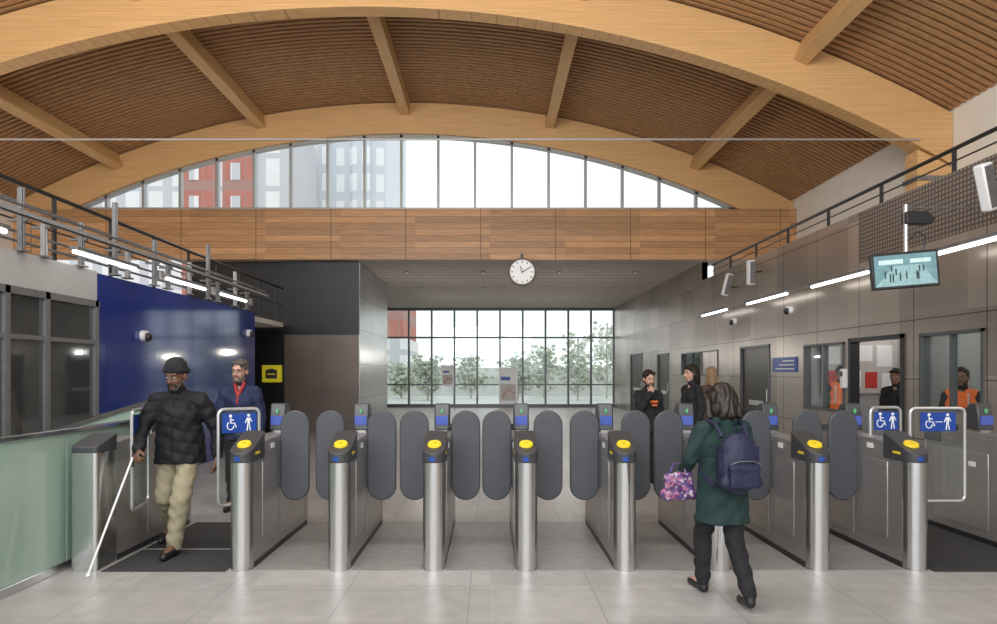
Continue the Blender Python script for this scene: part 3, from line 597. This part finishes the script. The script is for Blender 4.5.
# ---------------------------------------------------------------- green glass screen
c=empty('glass_screen',(-3.46,1.5,0),label='pale green frosted glass screen with steel top rail',category='glass screen')
for a,d in ((0,1.98),(2.0,3.7),(3.72,4.9)):
    b=MB(); b.box((-.01,a,.06),(.01,d,1.10)); b.obj('glass_panel','green',c)
b=MB(); b.box((-.03,0,1.10),(.03,4.9,1.14)); b.obj('top_rail','steel',c,bevel=.006)
b=MB(); b.box((-.03,0,0),(.03,4.9,.07)); b.obj('base_channel','steel',c,bevel=.006)
c=empty('stair_balustrade',(-4.85,7.0,0),label='sloping steel and glass stair balustrade',category='balustrade')
b=MB(); b.prism([(0,.9),(1.4,1.32),(1.4,1.37),(0,.95)],'y',-.03,.03); b.obj('handrail','steel',c,rot=(0,0,math.radians(50)))
b=MB(); b.prism([(0,0),(1.4,0),(1.4,1.32),(0,.9)],'y',-.006,.006); b.obj('glass_panel','green',c,rot=(0,0,math.radians(50)))
# ---------------------------------------------------------------- clock, monitor etc.
c=empty('wall_clock',(.82,16.30,4.15),label='round white-faced clock with dark rim under the beam',category='clock')
b=MB(); b.cyl((0,0,0),(0,.12,0),.36,n=40); b.obj('case','rim',c,bevel=.01)
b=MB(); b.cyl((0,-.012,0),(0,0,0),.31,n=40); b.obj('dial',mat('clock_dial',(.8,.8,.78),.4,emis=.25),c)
for k in range(12):
    b=MB(); t=k*math.pi/6; mx=Matrix.Translation((.26*math.sin(t),-.014,.26*math.cos(t)))@Matrix.Rotation(t,4,'Y'); b.box((-.01,-.003,-.03),(.01,.003,.03),mx); b.obj('hour_mark','blkp',c)
for nm,t,l in (('hour_hand',math.radians(340),.15),('minute_hand',math.radians(60),.22)):
    b=MB(); mx=Matrix.Translation((0,-.022,0))@Matrix.Rotation(t,4,'Y'); b.box((-.012,-.003,-.03),(.012,.003,l),mx); b.obj(nm,'blkp',c)
b=MB(); b.box((-.03,.10,.1),(.03,.18,.48)); b.obj('hanger','blkp',c)
c=empty('cctv_monitor',(4.56,7.0,2.52),(0,math.radians(-4),math.radians(-8)),label='wall-hung monitor showing a camera view of people',category='monitor')
b=MB(); b.box((-.345,0,0),(.345,.06,.40)); b.obj('bezel','blkp',c,bevel=.01)
b=MB(); b.box((-.315,-.004,.03),(.315,0,.37)); b.mi=3; b.prism([(-.315,.03),(.315,.03),(.16,.25),(-.12,.25)],'y',-.0048,-.004); b.mi=2; b.box((-.27,-.0056,.27),(-.02,-.0048,.32)); b.box((.05,-.0056,.27),(.26,-.0048,.315)); b.mi=1
for k in range(11):
    x=random.uniform(-.24,.22); z=random.uniform(.06,.20); h_=.03+.06*(.3-z)/.2; b.prism([(x-.007,z),(x+.007,z),(x+.009,z+h_*.7),(x+.004,z+h_),(x-.004,z+h_),(x-.009,z+h_*.7)],'y',-.0056,-.0048)
b.obj('screen',['cctv','cfig',mat('cctv_bright',(.45,.60,.60),.3,0,.2,20,emis=.5),mat('cctv_floor',(.20,.33,.34),.3,0,.3,20,emis=.6)],c)
c2=empty('monitor_pole',(4.60,7.08,2.85),label='steel hanging pole with bracket arm fixed to the wall',category='bracket')
b=MB(); b.cyl((0,0,-.1),(0,0,.60),.022,n=10); b.obj('pole','chr',c2)
b=MB(); b.tube([(0,0,.57),(1.0,0,.57)],.011,8); b.obj('arm','galv',c2)
b=MB(); b.tube([(.02,0,.2),(.12,-.02,.3),(.22,0,.25),(.2,0,.05)],.010,6); b.obj('cable','blkp',c2)
b=MB(); b.prism([(-.02,.38),(.26,.38),(.30,.44),(.22,.52),(-.02,.52)],'y',-.05,.05); b.obj('junction_box','blkp',c2,bevel=.01)
def speaker(loc,rot,l='white column loudspeaker angled down from the wall'):
    c=empty('loudspeaker',loc,rot,label=l,category='loudspeaker')
    b=MB(); b.box((-.07,-.06,-.25),(.07,.06,.25)); b.obj('case','w',c,bevel=.02)
    b=MB(); b.box((-.055,-.066,-.22),(.055,-.06,.22)); b.obj('grille','galv',c)
    b=MB(); b.tube([(0,.05,0),(.1,.12,.0),(.34,.14,.02)],.015,6); b.obj('bracket','blkp',c)
speaker((5.24,6.75,3.55),(.1,math.radians(-20),.2)); speaker((5.3,14.3,3.55),(.1,math.radians(12),.2)); speaker((5.3,13.0,3.62),(.1,math.radians(-4),.2))
def dome(loc,n,l):
    c=empty('dome_camera',loc,label=l,category='security camera')
    n=V(n); b=MB(); b.cyl((0,0,0),n*.07,.08,.075,n=20); b.obj('housing','w',c)
    b=MB(); b.sph(n*.08+V((0,0,-.02)),.062,16); b.obj('lens_dome','blkp',c)
dome((5.6,11.9,2.75),(-1,0,0),'white dome camera on the steel wall'); dome((5.6,14.6,2.75),(-1,0,0),'small dome camera on steel wall above the door'); dome((-5.0,9.2,2.12),(1,0,0),'white dome camera on the blue hoarding'); dome((-5.0,13.2,2.4),(1,0,0),'small dome camera at hoarding end')
c=empty('wall_sign',(5.58,11.65,1.60),label='blue rectangular sign with white lettering lines',category='sign')
b=MB(); b.box((0,0,0),(.02,1,.28)); b.obj('board','sblue',c)
for k in range(3):
    b=MB(); b.box((-.003,.1,.05+.075*k),(0,(.85-.15*k),.07+.075*k)); b.obj('lettering','w',c)
c=empty('wall_box',(5.52,9.98+.02,1.35),label='small white intercom box on the steel wall',category='intercom')
b=MB(); b.box((0,0,0),(.08,.1,.3)); b.obj('case','w',c,bevel=.01); b=MB(); b.box((-.004,.02,.18),(0,.08,.26)); b.obj('speaker_slot','blkp',c)
c=empty('defibrillator_cabinet',(-5.71,16.70,1.33),label='yellow emergency cabinet on the dark wall',category='emergency cabinet')
b=MB(); b.box((-.25,-.0,0),(.25,.14,.45)); b.obj('case','yelg',c,bevel=.02); b=MB(); b.prism([(-.15,.1),(.15,.1),(.15,.32),(0,.36),(-.15,.32)],'y',-.006,0); b.mi=1; b.box((-.1,-.009,.2),(.1,-.006,.23)); b.obj('pictogram',['hood','yelg'],c)
for (x,z0,z1,w_,l) in ((.82,.15,1.8,.85,'white poster with red and blue map on the glazing'),(-1.9,.95,1.9,.55,'white notice fixed to the glazing')):
    c=empty('poster',(x,28.8,z0),label=l,category='poster'); h_=z1-z0
    b=MB(); b.box((-w_/2,0,0),(w_/2,.03,h_)); b.obj('sheet','w',c)
    b=MB(); b.box((-w_*.4,-.006,h_*.1),(w_*.4,-.002,h_*.55)); b.mi=1; b.box((-w_*.4,-.006,h_*.65),(w_*.1,-.002,h_*.75)); b.mi=2; b.tube([(-w_*.3,-.008,h_*.2),(0,-.008,h_*.4),(w_*.3,-.008,h_*.3)],.02,5); b.obj('print',['board','sblue','redp'],c)
M['dl']=mat('downlight_lens',(1,1,1),.4,0,0,emis=.8)
for i in range(3):
    for k in range(4):
        x=-2.4+2.2*k; y=18.5+3.3*i
        c=empty('downlight',(x,y,4.47),label='small round recessed downlight in the soffit',category='downlight',group='soffit downlights')
        b=MB(); b.cyl((0,0,.0),(0,0,.03),.06,n=16); b.obj('trim_ring','frame',c); b=MB(); b.cyl((0,0,-.004),(0,0,.0),.025,n=16); b.obj('lens','dl',c)
        l=bpy.data.lights.new('spot','SPOT'); l.energy=75; l.spot_size=math.radians(130); l.spot_blend=1; l.shadow_soft_size=.04; l.color=(1,.97,.93)
        o=bpy.data.objects.new('soffit_lamp',l); COL.objects.link(o); o.location=(x,y,4.45)
# ---------------------------------------------------------------- outside
b=MB(); b.box((-120,29.2,-.25),(120,200,-.05)); struct(b,'floor_outside','ground','pale outdoor ground','ground')
b=MB(); b.box((-42,60.2,-.05),(-29,70,26)); b.box((-25.8,60.2,-.05),(-25.1,70,26)); b.box((-22,60.2,-.05),(-19.0,70,26)); b.mi=1; b.box((-28.9,60,-.05),(-25.8,70,21.5)); b.box((-25.1,60,-.05),(-22,70,28)); b.box((-38,60,14.5),(-35,60.19,17)); b.mi=0
for x0 in (-28.2,-24.3):
    for k in range(9): b.box((x0,59.9,1+3.1*k),(x0+.9,60,2.6+3.1*k))
b.obj('apartment_building',['white_b','red'],label='red brick apartment building with pale window bays',category='building',smooth=False)
b=MB(); b.box((-21.5,72.5,-.05),(-11.8,90,60)); b.box((-20,72,-.05),(-18,72.5,60)); b.box((-15.5,72,-.05),(-13.5,72.5,60)); b.obj('tower_block','tower',label='tall pale grey-blue tower block with many windows',category='building',smooth=False)
b=MB(); b.box((-13,56,4.6),(-7.6,66,8.6)); b.mi=1; b.box((-13,56,-.05),(-7.4,66,4.6)); b.obj('low_building',['red','white_b'],label='low red brick building beyond the glazing',category='building',smooth=False)
for i,(x,y,hh) in enumerate(((-3.6,37,2.2),(-1.2,40,2.6),(1.6,36.5,2.4),(3.4,40.5,3.2),(5.0,36.5,3.5),(7.2,39.5,4.7),(-5.6,40.3,1.9))):
    t=empty('tree',(x,y,-.05),label='pale bare-branched tree and shrub outside the glazed screen',category='tree',group='trees outside the glazing')
    b=MB(); b.tube([(0,0,0),(.05,0,hh*.3),(0,.05,hh*.6),(.03,0,hh)],.05,7)
    tips=[]
    for k in range(110):
        z=random.uniform(.05,.9)*hh; a=random.uniform(0,6.28); L_=random.uniform(.5,1.4)*(1.1-.5*z/hh); p=V((0,0,z)); q=p+V((math.cos(a)*L_*.6,math.sin(a)*L_*.6,L_*.35)); r_=p+V((math.cos(a+.3)*L_,math.sin(a+.3)*L_,L_*.8)); b.tube([p,q,r_],.012,4); tips+=[q,r_]
    b.obj('branches','twig',t)
    b=MB()
    for p in tips:
        b.mi=random.choice((0,0,1)); s_=random.uniform(.05,.17); b.sph(p,(s_,s_,s_*.7),6)
    b.obj('foliage',['leaf','leafd'],t,smooth=False)
b=MB(); b.box((-20,44,-.05),(20,44.3,1.9)); b.obj('boundary_wall','ground',label='pale boundary wall beyond the trees',category='wall',smooth=False)
# ---------------------------------------------------------------- lights
w=bpy.data.worlds.new('w'); S.world=w; w.use_nodes=True; nt=w.node_tree
bg=nt.nodes['Background']; tc=nt.nodes.new('ShaderNodeTexCoord'); sp=nt.nodes.new('ShaderNodeSeparateXYZ'); rp=nt.nodes.new('ShaderNodeValToRGB')
nt.links.new(tc.outputs['Generated'],sp.inputs[0]); nt.links.new(sp.outputs[2],rp.inputs[0]); nt.links.new(rp.outputs[0],bg.inputs[0])
rp.color_ramp.elements[0].color=(.92,.95,.97,1); rp.color_ramp.elements[1].color=(.86,.92,.98,1); bg.inputs[1].default_value=1.45
def area(loc,rot,sx,sy,e,col=(.98,.99,1)):
    l=bpy.data.lights.new('area','AREA'); l.shape='RECTANGLE'; l.size=sx; l.size_y=sy; l.energy=e; l.color=col
    o=bpy.data.objects.new('hall_fill',l); COL.objects.link(o); o.location=loc; o.rotation_euler=rot  # out-of-view fill panel added to brighten the hall, not a fixture
area((-2,-3.5,5.0),(math.radians(75),0,0),12,4,850)
area((-2,4,7.5),(0,0,0),10,3,430)
area((-2,3,6.0),(math.radians(140),0,0),10,3,430,(1,.98,.95))
def pt(loc,e,r=.15,col=(1,.97,.92)):
    l=bpy.data.lights.new('point','POINT'); l.energy=e; l.shadow_soft_size=r; l.color=col
    o=bpy.data.objects.new('office_and_fill_light',l); COL.objects.link(o); o.location=loc
pt((7.4,9.3,2.45),22); pt((7.2,11.2,2.45),14); pt((7.2,7.2,2.45),11)
pt((-2.0,19.5,2.2),30,.02); pt((2.5,19.5,2.2),30,.02); pt((-1.5,25,2.2),26,.02); pt((2.5,25,2.2),26,.02)  # fill points added in mid-air to brighten the soffit, no real lamps
cam=bpy.data.cameras.new('cam'); co=bpy.data.objects.new('camera',cam); COL.objects.link(co)
co.location=(0,0,1.6); co.rotation_euler=(math.pi/2,0,0); cam.lens=23.1; cam.sensor_width=36; cam.sensor_fit='HORIZONTAL'; cam.shift_x=.0085; cam.shift_y=.0602; cam.clip_end=400
S.camera=co
